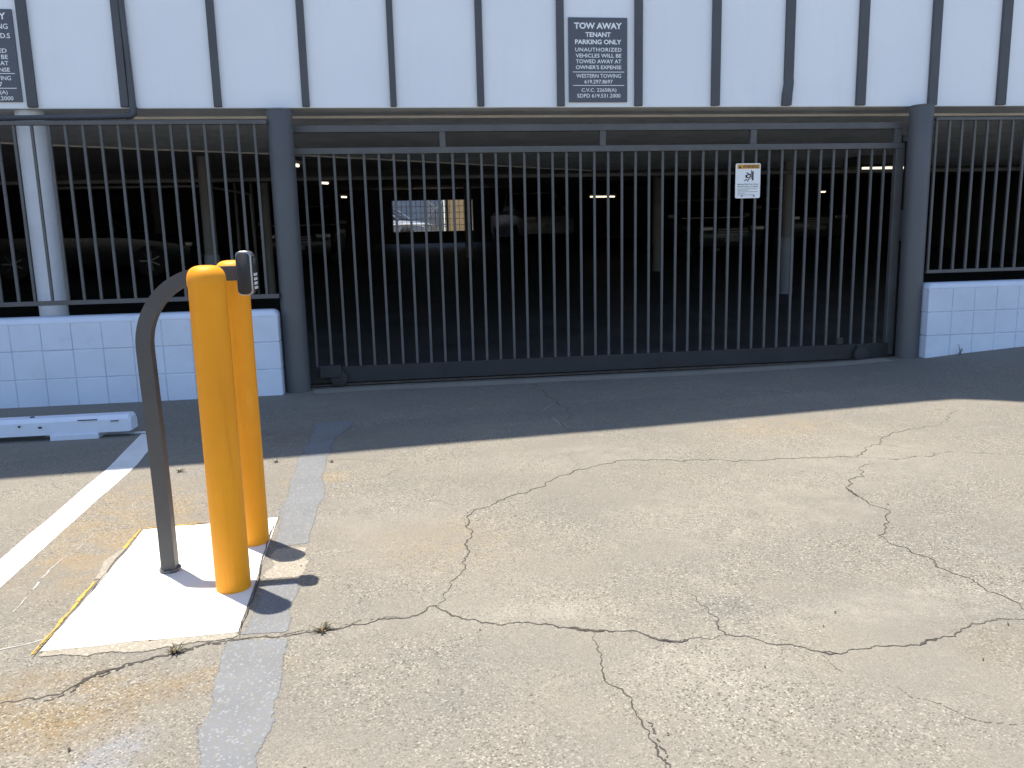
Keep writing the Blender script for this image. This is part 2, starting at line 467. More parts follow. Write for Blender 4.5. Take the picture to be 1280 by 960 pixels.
def ragged(name, left, right, mat, parent, z, seed=3, step=0.012, amp=0.012, soft=0.022, emax=1.0):
    """a sheet between two polylines with uneven edges; both run the same way"""
    rng = random.Random(seed)
    def samp(pl, n):
        ds = [0]
        for a, b in zip(pl, pl[1:]): ds.append(ds[-1] + math.hypot(b[0] - a[0], b[1] - a[1]))
        out = []
        for i in range(n + 1):
            d = ds[-1] * i / n
            for k in range(len(pl) - 1):
                if d <= ds[k + 1] + 1e-9:
                    u = (d - ds[k]) / max(1e-9, ds[k + 1] - ds[k])
                    out.append([pl[k][0] + (pl[k + 1][0] - pl[k][0]) * u, pl[k][1] + (pl[k + 1][1] - pl[k][1]) * u]); break
        return out
    length = sum(math.hypot(b[0] - a[0], b[1] - a[1]) for a, b in zip(left, left[1:]))
    n = max(4, int(length / step))
    A, B = samp(left, n), samp(right, n)
    ja = jb = 0.0
    bm = bmesh.new(); prev = None
    for i in range(n + 1):
        if i % 8 == 0: ta, tb_ = rng.uniform(-amp, amp), rng.uniform(-amp, amp)
        ja = 0.78 * ja + 0.22 * ta
        jb = 0.78 * jb + 0.22 * tb_
        a, b = A[i], B[i]
        dx, dy = b[0] - a[0], b[1] - a[1]; L = math.hypot(dx, dy) or 1
        fa, fb = ja + rng.uniform(-amp, amp) * 0.08 - soft * 0.3, jb + rng.uniform(-amp, amp) * 0.08 + soft * 0.3
        p = (a[0] + dx / L * fa, a[1] + dy / L * fa); q = (b[0] + dx / L * fb, b[1] + dy / L * fb)
        row = []
        for k in range(5):
            kk = (0.0, min(0.3, soft / L), 0.5, 1 - min(0.3, soft / L), 1.0)[k]
            x, y = p[0] + (q[0] - p[0]) * kk, p[1] + (q[1] - p[1]) * kk
            row.append(bm.verts.new((x, y, hgt(x, y) + z * 0.42)))
        if prev:
            for k in range(4): bm.faces.new([prev[k], prev[k + 1], row[k + 1], row[k]])
        prev = row
    bmesh.ops.recalc_face_normals(bm, faces=bm.faces[:])
    me = bpy.data.meshes.new(name); bm.to_mesh(me); bm.free(); me.materials.append(mat)
    at = me.attributes.new('edge', 'FLOAT', 'POINT')
    for i in range(len(me.vertices)): at.data[i].value = (0.0, emax, emax, emax, 0.0)[i % 5] * (1 if 5 <= i < len(me.vertices) - 5 else 0.3)
    o = bpy.data.objects.new(name, me); link(o, parent)
    if o.data.polygons[0].normal.z < 0: o.data.flip_normals()
    return o

CR = {
'A': [(-2.3, 2.02), (-1.95, 2.10), (-1.65, 2.12), (-1.4, 2.17), (-1.25, 2.175), (-1.122, 2.188), (-1.073, 2.191), (-1.023, 2.194), (-0.976, 2.206), (-0.95, 2.247), (-0.915, 2.301), (-0.868, 2.324), (-0.821, 2.352), (-0.782, 2.373), (-0.723, 2.391), (-0.677, 2.413), (-0.632, 2.44), (-0.566, 2.448), (-0.5, 2.451), (-0.432, 2.434), (-0.408, 2.44), (-0.348, 2.45), (-0.289, 2.45), (-0.238, 2.456), (-0.201, 2.477), (-0.126, 2.491), (-0.049, 2.494), (-0.01, 2.504), (0.024, 2.52), (0.044, 2.559), (0.071, 2.566), (0.09, 2.526), (0.112, 2.498), (0.143, 2.463), (0.193, 2.436), (0.233, 2.406), (0.271, 2.382), (0.317, 2.396), (0.354, 2.389), (0.426, 2.359), (0.472, 2.328), (0.512, 2.305), (0.583, 2.292), (0.625, 2.278), (0.673, 2.269), (0.691, 2.245), (0.727, 2.197), (0.772, 2.184), (0.812, 2.191), (0.844, 2.196), (0.871, 2.181), (0.903, 2.185), (0.934, 2.199)],
'B': [(0.546, 2.288), (0.535, 2.223), (0.529, 2.165), (0.517, 2.098), (0.509, 2.02), (0.526, 1.976), (0.549, 1.924), (0.547, 1.878), (0.547, 1.841), (0.55, 1.802), (0.557, 1.76), (0.558, 1.71), (0.554, 1.649), (0.551, 1.606), (0.547, 1.511)],
'D': [(0.914, 2.511), (0.932, 2.444), (0.949, 2.38), (0.947, 2.322), (0.932, 2.269), (0.934, 2.199), (0.984, 2.18), (1.026, 2.132), (1.066, 2.109), (1.118, 2.09), (1.159, 2.049), (1.208, 2.026), (1.256, 2.045), (1.304, 2.041), (1.368, 2.044), (1.413, 2.035), (1.461, 2.031), (1.495, 2.054), (1.538, 2.061), (1.597, 2.06), (1.664, 2.105), (1.702, 2.13), (1.772, 2.133), (1.827, 2.133), (1.874, 2.124), (2.009, 2.121)],
'E': [(0.078, 2.552), (0.105, 2.603), (0.124, 2.691), (0.169, 2.805), (0.185, 2.912), (0.215, 3.003), (0.211, 3.099), (0.232, 3.157), (0.231, 3.311), (0.245, 3.414), (0.292, 3.522), (0.383, 3.583), (0.492, 3.694), (0.585, 3.764), (0.705, 3.878), (0.797, 3.967), (0.887, 4.053), (1.045, 4.128), (1.2, 4.175), (1.381, 4.133), (1.573, 4.09), (1.722, 4.023), (1.938, 4.006), (2.101, 4.009), (2.282, 3.985), (2.4, 3.958), (2.504, 4.054), (2.624, 4.181), (2.681, 4.186), (2.775, 4.32), (3.004, 4.452), (3.195, 4.516), (3.394, 4.604), (3.547, 4.786), (3.686, 4.881)],
'E2': [(0.887, 4.053), (0.917, 4.206), (0.889, 4.306), (0.918, 4.488)],
'E3': [(0.292, 3.522), (0.241, 3.613), (0.126, 3.686), (0.076, 3.758), (0.018, 3.887), (-0.072, 3.974)],
'F2': [(2.4, 3.958), (2.519, 3.889), (2.646, 3.883), (2.904, 3.944), (3.019, 3.943), (3.115, 3.869), (3.275, 3.815), (3.538, 3.788)],
'F3': [(2.685, 4.185), (2.738, 4.099)],
'G': [(2.434, 3.893), (2.415, 3.817), (2.292, 3.752), (2.238, 3.618), (2.148, 3.596), (2.123, 3.527), (2.065, 3.48), (2.046, 3.396), (2.044, 3.335), (2.045, 3.19), (2.053, 3.107), (1.979, 2.999), (1.912, 2.925), (1.843, 2.794), (1.876, 2.736), (1.889, 2.652), (1.883, 2.56), (1.906, 2.454), (1.912, 2.377), (1.933, 2.271), (1.919, 2.178), (1.924, 2.056)],
'H': [(1.266, 1.846), (1.267, 1.795), (1.305, 1.769), (1.335, 1.716), (1.361, 1.668), (1.393, 1.649), (1.467, 1.633)],
'I': [(1.159, 2.039), (1.156, 1.998), (1.168, 1.935)],
'J': [(1.098, 6.85), (1.099, 6.568), (1.118, 6.196), (1.119, 5.866), (1.017, 4.891)],
'K1': [(0.903, 5.484), (1.224, 5.933)],
'K2': [(1.142, 5.829), (1.217, 5.84), (1.507, 5.827), (2.1, 5.83)],
'K3': [(0.987, 5.33), (1.01, 5.006)],
'K4': [(2.578, 5.904), (3.075, 5.91)],
'K5': [(2.914, 5.99), (2.91, 5.78), (2.915, 5.454)],
'K6': [(2.724, 5.101), (2.969, 5.349)],
'M': [(-0.164, 4.008), (0.046, 4.456), (-0.578, 4.547)],
}
wid = {'A': 0.0078, 'B': 0.0052, 'D': 0.0062, 'E': 0.0068, 'E2': 0.0035, 'E3': 0.003, 'F2': 0.005, 'F3': 0.005, 'G': 0.0062, 'H': 0.0036, 'I': 0.0034, 'J': 0.009, 'M': 0.003}
for i, (k, pts) in enumerate(CR.items()):
    if k[0] == 'K':
        ribbon('scratch', pts, 0.0045, M['scratch'] if k != 'K6' else M['crack'], ground, 0.0026, 2, 0.06, 50 + i, 0.8, 0.22)
    else:
        g = {'E2': .2, 'E3': .35, 'H': .3, 'I': .2, 'M': .4, 'F2': .15, 'J': .1}.get(k, 0.0)
        ribbon('crack', pts, wid[k] * 0.78, M['crack'] if k in 'ABDJ' else M['hair'] if k in ('E3', 'H', 'M', 'E2', 'I') else M['crack'], ground, 0.0022 + 0.00006 * i, 3, 0.2, 20 + i, 0.8, g)
# second strand and spalled chips beside the wide cracks
A = CR['A'][5:]
ribbon('crack', [(x + 0.004, y - 0.012) for x, y in A[2:14]], 0.007, M['crack'], ground, 0.0035, 3, 0.25, 91, 0.9, 0.25)
ribbon('crack', [(x + 0.003, y + 0.010) for x, y in A[14:22]], 0.004, M['hair'], ground, 0.0036, 3, 0.25, 92, 0.9, 0.35)
ribbon('crack', [(x + 0.012, y + 0.006) for x, y in CR['B'][9:]], 0.004, M['crack'], ground, 0.0036, 3, 0.25, 93, 0.9, 0.25)
for j, (pts, w, mt) in enumerate(((A[35:38], 0.013, M['leaf']), (A[40:44], 0.008, M['crack']), (CR['D'][10:12], 0.006, M['crack']), (CR['D'][16:19], 0.006, M['crack']), (A[4:7], 0.011, M['leaf']), (CR['G'][6:9], 0.008, M['leaf']))):
    ribbon('crack_chip', pts, w, mt, ground, 0.0041 + j * 0.0001, 4, 0.2, 70 + j, 0.95)
# painted-over grey line down the lane edge, in the pieces the joint and the pad leave of it
GL = [(-0.505, 1.2), (-0.529, 1.808), (-0.563, 2.084), (-0.566, 2.207), (-0.572, 2.436)]
GR = [(-0.36, 1.2), (-0.385, 1.783), (-0.381, 1.9), (-0.378, 2.091), (-0.398, 2.36), (-0.40, 2.425)]
ragged('painted_line', GL, GR, M['grey_line'], ground, 0.0034, 5, 0.014, 0.020)
ragged('painted_line', [(-0.548, 2.47), (-0.545, 2.62), (-0.535, 2.80), (-0.52, 2.87)], [(-0.398, 2.46), (-0.41, 2.62), (-0.408, 2.80), (-0.412, 2.87)], M['grey_line'], ground, 0.0034, 6, 0.014, 0.014)
ragged('painted_line', [(-0.548, 3.22), (-0.585, 3.62), (-0.60, 4.2), (-0.605, 4.77), (-0.61, 5.45), (-0.62, 5.58)], [(-0.405, 3.24), (-0.412, 3.53), (-0.434, 4.15), (-0.45, 4.83), (-0.40, 5.25), (-0.36, 5.57)], M['grey_line'], ground, 0.0034, 7, 0.016, 0.022)
# white stall line with its short cross stroke
ragged('parking_line', [(-1.617, 2.2), (-1.617, 3.30), (-1.655, 4.60), (-1.725, 5.50)], [(-1.475, 2.2), (-1.485, 3.05), (-1.515, 4.70), (-1.585, 5.50)], M['white_line'], ground, 0.0034, 8, 0.03, 0.004, 0.004)
ragged('parking_line', [(-2.35, 5.535), (-1.60, 5.502)], [(-2.35, 5.605), (-1.60, 5.575)], M['white_line'], ground, 0.0058, 9, 0.03, 0.006, 0.006)
# faint pale scrapes left of the pad
ribbon('scratch', [(-1.42, 2.45), (-1.30, 2.50), (-1.20, 2.53), (-1.13, 2.56)], 0.008, M['scratch'], ground, 0.003, 3, 0.1, 95, 0.6, 0.1)
ribbon('scratch', [(-1.35, 2.75), (-1.36, 3.0), (-1.36, 3.3), (-1.35, 3.55)], 0.008, M['scratch'], ground, 0.003, 3, 0.06, 96, 0.8, 0.3)

# pale concrete pad under the bollards
pad = ragged('concrete_pad', [(-1.135, 2.47), (-0.85, 2.485), (-0.556, 2.495)], [(-1.147, 3.545), (-0.86, 3.575), (-0.585, 3.594)], M['pad'], None, 0.0085, 12, 0.012, 0.007, 0.0)
tag(pad, kind='structure')
ragged('yellow_edge', [(-1.156, 2.45), (-1.164, 3.0)], [(-1.143, 2.45), (-1.150, 3.0)], M['yellow_line'], pad, 0.006, 13, 0.008, 0.006, 0.006, 0.62)
ragged('yellow_edge', [(-1.165, 3.32), (-1.172, 3.56)], [(-1.150, 3.32), (-1.150, 3.56)], M['yellow_line'], pad, 0.006, 14, 0.008, 0.006, 0.006, 0.62)
ragged('yellow_edge', [(-1.15, 3.555), (-0.9, 3.580)], [(-1.15, 3.575), (-0.9, 3.60)], M['yellow_line'], pad, 0.006, 15, 0.008, 0.006, 0.006, 0.62)
ribbon('pad_joint', [(-1.143, 2.43), (-1.152, 3.56)], 0.006, M['rust'], pad, 0.0205, 4, 0.03, 16, 0.7)
ribbon('pad_joint', [(-0.545, 2.45), (-0.556, 2.9), (-0.583, 3.60)], 0.005, M['crack'], pad, 0.0205, 5, 0.03, 17, 0.8)
ribbon('pad_joint', [(-1.15, 3.560), (-0.58, 3.602)], 0.005, M['hair'], pad, 0.0210, 5, 0.04, 18, 0.8, 0.15)
ragged('mortar_patch', [(-1.13, 2.435), (-0.85, 2.415), (-0.62, 2.445), (-0.552, 2.455)], [(-1.125, 2.475), (-0.85, 2.492), (-0.62, 2.50), (-0.552, 2.50)], M['mortar_patch'], pad, 0.006, 19, 0.01, 0.02)
ragged('mortar_patch', [(-1.18, 3.02), (-1.215, 3.2), (-1.19, 3.34)], [(-1.142, 3.02), (-1.142, 3.2), (-1.142, 3.34)], M['mortar_patch'], pad, 0.0052, 20, 0.01, 0.03)
ragged('mortar_patch', [(-0.54, 2.90), (-0.545, 3.20)], [(-0.40, 2.90), (-0.405, 3.20)], M['mortar_patch'], pad, 0.0031, 21, 0.01, 0.02)

# scattered leaf scraps and grit, too small to pick apart
rng = random.Random(4)
bm = bmesh.new()
spots = [(1.33, 2.27), (1.80, 2.1), (1.02, 2.28), (-0.27, 1.75), (0.3, 1.6), (-0.85, 1.93), (2.7, 3.9), (2.1, 3.2)]
for i in range(260):
    x, y = spots[i] if i < len(spots) else (rng.uniform(-2.2, 5.0), rng.uniform(1.6, 6.6))
    s = rng.uniform(0.006, 0.013) if i < len(spots) else rng.choice((0.0015, 0.002, 0.003, 0.004, 0.006))
    a = rng.uniform(0, 6.3); z = hgt(x, y) + 0.004
    c, d = math.cos(a) * s, math.sin(a) * s
    q = [bm.verts.new((x + c, y + d, z)), bm.verts.new((x - d * .45, y + c * .45, z + s * .35)), bm.verts.new((x - c, y - d, z + s * .1)), bm.verts.new((x + d * .4, y - c * .4, z))]
    bm.faces.new(q[:3]); bm.faces.new([q[0], q[2], q[3]])
me = bpy.data.meshes.new('leaf_litter'); bm.to_mesh(me); bm.free(); me.materials.append(M['leaf'])
tag(link(bpy.data.objects.new('leaf_litter', me)), 'tiny dry leaf scraps and grit scattered over the concrete', 'litter', kind='stuff')

# ------------------------------------------------------------------ the garage building
YF = 6.97
ZB = 2.282
XL, XR = -13.0, 15.0
garage = thing('parking_garage', (1.0, YF, 0), 'white panelled building with charcoal battens above an open ground floor car park', 'building')
def part(name, mb, mat, label=None, smooth=False):
    o = mb.build(name, mat, garage, smooth=smooth)
    o.matrix_parent_inverse = Matrix.Translation((-1.0, -YF, 0))
    if label: o['label'] = label
    return o
ribs = [(-2.753, -2.682), (-2.076, -2.016), (-1.379, -1.320), (-0.700, -0.642), (-0.002, 0.049), (0.706, 0.763), (1.374, 1.436), (2.037, 2.104), (2.711, 2.785), (3.365, 3.442), (4.034, 4.118), (4.717, 4.798), (5.382, 5.468)]
x = -2.753
while x > XL + 0.7:
    x -= 0.685; ribs.insert(0, (x, x + 0.065))
x = 5.382
while x < XR - 0.8:
    x += 0.68; ribs.append((x, x + 0.075))
HT = 8.7
edges_ = [XL] + [(a + b) / 2 for a, b in ribs] + [XR]
for a, b in zip(edges_, edges_[1:]):
    part('wall_panel', MB().box(a + 0.003, b - 0.003, YF, YF + 0.06, ZB, HT, 0.002), M['panel'])
for a, b in ribs:
    if 3.3 < a < 3.4:      # the batten knocked askew at its foot
        s = []
        for z, dx, dy in ((ZB + 0.004, -0.016, 0.012), (ZB + 0.10, -0.012, 0.016), (ZB + 0.19, 0.002, 0.004), (ZB + 0.23, 0.0, 0.0), (HT, 0.004, 0)):
            s.append([(a + dx, YF - 0.034 - dy, z), (b + dx, YF - 0.034 - dy, z), (b + dx, YF + 0.005, z), (a + dx, YF + 0.005, z)])
        part('batten', MB().loft(s), M['batten'], 'batten bent and scuffed at its foot')
    else:
        part('batten', MB().box(a, b, YF - 0.034, YF - 0.001, ZB + 0.004, HT, 0.003), M['batten'])
part('wall_backing', MB().box(XL, XR, YF + 0.065, YF + 0.25, ZB + 0.02, HT), M['upper'])
part('soffit', MB().box(XL, XR, YF + 0.004, YF + 0.42, ZB - 0.003, ZB + 0.019), M['soffit'])
part('drip_strip', MB().box(XL, XR, YF + 0.43, YF + 0.455, ZB - 0.022, ZB + 0.02), M['strip'])
sof = [(XL, YF + 0.46), (XR, YF + 0.46), (XR, 13.4), (3.2, 13.38), (1.753, 12.424), (0.415, 11.536), (-1.432, 10.346), (-2.794, 9.70), (-3.9, 9.07), (-5.5, 8.3), (XL, 8.3)]
part('soffit', MB().loft([[(px_, py_, z) for px_, py_ in sof] for z in (ZB + 0.004, ZB + 0.03)]), M['soffit'])
# interior slab: level over the entrance, then climbing with the ramp
bm_ = MB()
s = [[(XL, y, z), (XR, y, z), (XR, y, z + 0.3), (XL, y, z + 0.3)] for y, z in ((YF + 0.25, ZB + 0.032), (13.5, 2.33), (30.2, 3.06))]
part('ceiling', bm_.loft(s), M['ceil'])
part('roof', MB().loft([[(px_, py_, z) for px_, py_ in ((-16, 4.98), (-3.55, 6.085), (-2.56, 6.16), (-1.86, 6.215), (-1.10, 6.31), (0.145, 6.445), (1.32, 6.605), (2.28, 6.725), (2.52, 6.735), (2.72, 6.64), (2.93, 6.50), (4.0, 5.9), (16, 5.9), (16, 30.3), (-16, 30.3))] for z in (9.0, 9.25)]), M['roof'])  # unseen roof; its front edge is shaped to cast the shadow on the ground
part('parapet_wall', MB().box(XL, XR, YF + 0.02, YF + 0.24, HT + 0.002, 8.998), M['upper'])
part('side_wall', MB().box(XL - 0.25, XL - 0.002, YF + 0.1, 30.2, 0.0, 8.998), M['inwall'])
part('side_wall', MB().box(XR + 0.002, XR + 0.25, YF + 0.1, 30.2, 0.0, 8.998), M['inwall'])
FS = 0.05
def fz(y): return FS * (y - 7.0)
OX0, OX1, OZ0, OZ1 = -0.14, 2.79, 1.56, 2.67
w = MB()
w.box(XL, OX0, 30.0, 30.2, 0.5, 3.4).box(OX1, XR, 30.0, 30.2, 0.5, 3.4).box(OX0, OX1, 30.001, 30.199, 0.5, OZ0).box(OX0, OX1, 30.001, 30.199, OZ1, 3.4)
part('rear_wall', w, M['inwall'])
part('upper_rear_wall', MB().box(XL, XR, 30.0, 30.2, 3.402, 8.998), M['upper'])
part('opening_sill', MB().box(OX0, OX1, 29.86, 30.26, OZ0 - 0.2, OZ0 - 0.004), M['mortar_patch'])
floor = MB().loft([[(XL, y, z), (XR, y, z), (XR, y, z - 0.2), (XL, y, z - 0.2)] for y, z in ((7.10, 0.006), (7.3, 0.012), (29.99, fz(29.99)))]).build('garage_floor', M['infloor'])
tag(floor, kind='structure')
def ipart(mb, name, mat, label=None):
    return part(name, mb, mat, label, True)
# white steel column by the wall, round columns and pipework in the dark
ipart(MB().lathe(-2.815, 7.13, [(0.108, 0), (0.108, 2.279)], 24), 'column', M['white_col'], 'white round column behind the left fence')
for (x, y, r, jk) in ((-2.366, 11.0, 0.082, 1.1), (6.01, 12.14, 0.090, 1.13), (5.36, 16.6, 0.10, 0), (-2.1, 14.0, 0.065, 0), (-9.5, 12.5, 0.1, 1.1), (10.6, 12.3, 0.1, 1.1), (1.9, 22.0, 0.1, 0), (8.8, 22.0, 0.1, 0), (-6.0, 22.0, 0.1, 0)):
    ct = 2.32 if y < 13.5 else 2.33 + (y - 13.5) * 0.0437
    ipart(MB().lathe(x, y, [(r, fz(y)), (r, ct)], 20), 'column', M['incol'])
    if jk: ipart(MB().lathe(x, y, [(r + 0.012, fz(y) + 0.002), (r + 0.012, jk)], 20), 'column_jacket', M['jacket'])
ipart(MB().tube([(XL, 11.9, 2.10), (XR, 11.95, 2.10)], 0.028, 8), 'pipe', M['pipe'])
ipart(MB().tube([(-5.0, 12.4, 2.06), (-2.7, 12.45, 2.06), (-2.2, 13.2, 1.98), (-2.2, 13.3, 1.2)], 0.02, 8), 'pipe', M['pipe'])
for dx in (0.0, 0.12, 0.26): ipart(MB().tube([(-2.62 + dx, 14.3, 0.36), (-2.62 + dx, 14.3, 2.36)], 0.025, 8), 'pipe', M['pipe'])
ipart(MB().tube([(-5.5, 8.31, 2.279), (-3.9, 9.08, 2.279), (-2.794, 9.71, 2.279), (-1.432, 10.356, 2.279), (0.415, 11.546, 2.279), (1.753, 12.434, 2.279), (3.2, 13.39, 2.279)], 0.010, 6), 'ceiling_conduit', M['strip'])
part('downstand_beam', MB().box(XL, XR, 13.5, 13.9, 2.20, 2.36), M['beam'])
part('duct_box', MB().box(6.75, 7.35, 11.4, 11.9, 2.16, 2.28), M['beam'])
# conduit down the front and along the soffit edge
ipart(MB().tube([(-1.99, 6.938, 8.0), (-1.993, 6.938, 3.0), (-1.984, 6.938, 2.50), (-1.980, 6.936, 2.27), (-1.982, 6.925, 2.232), (-1.995, 6.91, 2.216), (-2.03, 6.905, 2.210), (-3.0, 6.905, 2.200), (-9, 6.905, 2.198)], 0.021, 10), 'conduit', M['batten'], 'charcoal conduit bent left under the wall panels')
ipart(MB().tube([(-1.980, 6.936, 2.285), (-1.982, 6.925, 2.234), (-1.995, 6.91, 2.216), (-2.035, 6.905, 2.210)], 0.026, 10), 'conduit_elbow', M['batten'])

# ------------------------------------------------------------------ posts
def gate_post(x, y, top, label, zb):
    t = thing('gate_post', (x, y, 0), label, 'post', 'pipe posts beside the gate')
    MB().lathe(0, 0, [(0.099, zb - 0.05), (0.099, top - 0.012), (0.094, top - 0.003)], 32).build('shaft', M['post'], t, smooth=True)
    MB().lathe(0, 0, [(0.101, top - 0.014), (0.101, top - 0.006), (0.085, top), (0.0, top + 0.002)], 32).build('cap', M['post'], t, smooth=True)
    rr = random.Random(int(x * 100))
    ring = [(0.125 + rr.uniform(-0.02, 0.05)) for k in range(24)]
    mb = MB()
    for k in range(24):
        a0, a1 = 2 * math.pi * k / 24, 2 * math.pi * (k + 1) / 24
        r0, r1 = ring[k], ring[(k + 1) % 24]
        f = lambda a, r, dz: (r * math.cos(a), r * math.sin(a), hgt(x + r * math.cos(a), y + r * math.sin(a)) + dz)
        mb.poly([f(a0, 0.09, 0.014), f(a1, 0.09, 0.014), f(a1, r1, 0.003), f(a0, r0, 0.003)])
    bmesh.ops.remove_doubles(mb.bm, verts=mb.bm.verts[:], dist=0.0005)
    mb.build('grout_collar', M['mortar_patch'], t)
    return t
gate_post(-0.872, 6.862, 2.250, 'charcoal steel pipe post at the left end of the sliding gate', 0.0)
gate_post(4.60, 6.862, 2.272, 'charcoal steel pipe post at the right end of the sliding gate', 0.03)

# ------------------------------------------------------------------ block walls
def block_wall(x0, x1, tops, label, joint0, pitch, rnd_left, rnd_right):
    t = thing('block_wall', ((x0 + x1) / 2, 6.70, 0), label, 'wall')
    ox = (x0 + x1) / 2
    y0, y1 = 6.70, 6.90
    z1, z2, ztop = tops
    MB().box(x0 + 0.012 - ox, x1 - 0.012 - ox, 0.005, 0.19, -0.1, ztop - 0.05).build('mortar', M['mortar'], t)
    js = []
    k = math.floor((x0 - joint0) / pitch)
    while True:
        xx = joint0 + k * pitch
        if xx > x1 + 1e-6: break
        if xx > x0 + 0.05 and xx < x1 - 0.05: js.append(xx)
        k += 1
    js = [x0] + js + [x1]
    rr = random.Random(int(x0 * 10))
    j = 0.0028
    for row, (za, zb) in enumerate(((-0.06, z1), (z1, z2), (z2, ztop - 0.052))):
        for a, b in zip(js, js[1:]):
            dy = rr.uniform(-0.0015, 0.0015)
            MB().box(a + j - ox, b - j - ox, dy, 0.2, za + j, zb - j if row < 2 else zb, 0.005).build('block', M['block'], t)
    for k in range(9):
        xx = rr.choice(js[1:-1]); zz = rr.uniform(0.04, 0.16) + hgt(xx, 6.69); hh = rr.uniform(0.008, 0.03)
        MB().box(xx - rr.uniform(.002, .005) - ox, xx + rr.uniform(.002, .005) - ox, -0.0022, 0.004, zz, zz + hh, 0.001).build('paint_chip', M['crack'], t)
    # rounded coping
    n = 8; R = 0.050
    prof = [(0.002, ztop - 0.0535)]
    for i in range(n + 1):
        a = math.pi / 2 * i / n
        prof.append((R - R * math.cos(a) + 0.0, ztop - 0.05 + R * math.sin(a)))
    for i in range(n + 1):
        a = math.pi / 2 * (1 - i / n)
        prof.append((0.2 - R + R * math.cos(a), ztop - 0.05 + R * math.sin(a)))
    prof.append((0.198, ztop - 0.0535))
    secs = []
    for xx, sc in ((x0, 0.0), (x0 + 0.012, 0.6), (x0 + 0.03, 0.88), (x0 + 0.05, 1.0), (x1 - 0.05, 1.0), (x1 - 0.03, 0.88), (x1 - 0.012, 0.6), (x1, 0.0)):
        if (xx < ox and not rnd_left) or (xx > ox and not rnd_right): sc = 1.0
        zc = ztop - 0.05
        secs.append([(xx - ox, 0.1 + (py - 0.1) * (0.75 + 0.25 * min(1, sc + .2)), zc + (pz - zc) * max(sc, 0.02)) for py, pz in prof])
    MB().loft(secs).build('coping', M['block'], t, smooth=True, angle=60)
    return t
block_wall(-7.2, -0.975, (0.213, 0.436, 0.694), 'low white painted block wall left of the gate, behind the wheel stop', -1.872, 0.2235, False, True)
block_wall(4.672, 9.1, (0.257, 0.468, 0.728), 'low white painted block wall right of the gate', 4.908, 0.2175, True, False)

# ------------------------------------------------------------------ fences on the walls
def fence(x0, x1, xs_, zt0, zt1, zb0, zb1, label, y=6.80):
    t = thing('metal_fence', ((x0 + x1) / 2, y, zb0), label, 'fence')
    ox, oz = (x0 + x1) / 2, zb0
    MB().box(x0 - ox, x1 - ox, -0.019, 0.019, zt0 - oz, zt1 - oz, 0.003).build('rail', M['metal'], t)
    MB().box(x0 - ox, x1 - ox, -0.019, 0.019, zb0 - oz, zb1 - oz, 0.003).build('rail', M['metal'], t)
    me = MB().box(-0.0100, 0.0100, -0.0100, 0.0100, zb1 - oz - 0.002, zt0 - oz + 0.002, 0.002).mesh('picket', M['metal'])
    for xx in xs_: inst('picket', me, t, (xx - ox, 0, 0))
    return t
fx = [-2.93, -2.812, -2.685, -2.565, -2.448, -2.322, -2.195, -2.067, -1.938, -1.809, -1.685, -1.556, -1.435, -1.309, -1.185, -1.061]
k = -2.93
while k > -7: k -= 0.1245; fx.insert(0, k)
fence(-7.1, -0.965, fx, 2.132, 2.163, 0.78, 0.815, 'charcoal picket fence above the left block wall')
fx = [4.71, 4.833, 4.952, 5.075, 5.195, 5.316, 5.441, 5.563]
k = 5.563
while k < 8.9: k += 0.122; fx.append(k)
fence(4.695, 9.0, fx, 2.134, 2.158, 0.812, 0.842, 'charcoal picket fence above the right block wall')

# ------------------------------------------------------------------ sliding gate
GY = 7.03
gate = thing('sliding_gate', (1.9, GY, 0.05), 'wide charcoal sliding gate of thin square pickets closing the garage entrance', 'gate')
def gp(mb, name, mat=None, smooth=False):
    o = mb.build(name, mat or M['metal'], gate, smooth=smooth)
    o.matrix_parent_inverse = Matrix.Translation((-1.9, -GY, -0.05))
    return o
GX0, GX1 = -0.86, 4.523
gp(MB().box(GX0, GX1, GY - 0.027, GY + 0.027, 2.094, 2.150, 0.004), 'top_rail')
gp(MB().box(GX0, 4.555, GY - 0.025, GY + 0.025, 1.922, 1.973, 0.004), 'middle_rail')
for a, b in ((0.387, 0.436), (1.750, 1.802), (3.098, 3.155), (4.452, 4.521)):
    gp(MB().box(a, b, GY - 0.024, GY + 0.024, 1.9735, 2.0935, 0.002), 'spacer')
me = MB().box(-0.0105, 0.0105, -0.0105, 0.0105, 0.165, 1.9225, 0.002).mesh('picket', M['metal'])
gx = [-0.725 + 0.12145 * i for i in range(0, 43)]
for xx in gx:
    o = inst('picket', me, gate, (xx, GY, 0)); o.matrix_parent_inverse = Matrix.Translation((-1.9, -GY, -0.05))
gp(MB().box(GX0, 4.50, GY - 0.03, GY + 0.03, 0.030, 0.168, 0.004), 'bottom_rail', M['low_rail'])
gp(MB().box(4.476, 4.553, GY - 0.026, GY + 0.026, 0.060, 1.9215, 0.004), 'stile')
def wheel(x):
    prof = [(0.0, -0.016), (0.062, -0.016), (0.070, -0.012), (0.062, 0.0), (0.070, 0.012), (0.062, 0.016), (0.0, 0.016)]
    mb = MB().lathe(0, 0, prof, 24)
    for v in mb.bm.verts: v.co = Vector((v.co.x + x, v.co.z + GY - 0.072, v.co.y + 0.072))
    o = gp(mb, 'wheel', M['low_rail'], True)
    gp(MB().box(x - 0.035, x + 0.035, GY - 0.055, GY - 0.031, 0.09, 0.165, 0.004), 'wheel_bracket', M['low_rail'])
    return o
wheel(4.21); wheel(-0.545)
gp(MB().box(-0.70, -0.52, GY - 0.10, GY - 0.032, 0.085, 0.19, 0.006), 'roller_housing', M['low_rail'])
gp(MB().box(3.985, 4.035, GY - 0.05, GY - 0.031, 0.175, 0.235, 0.003), 'stop_lug', M['rust'])
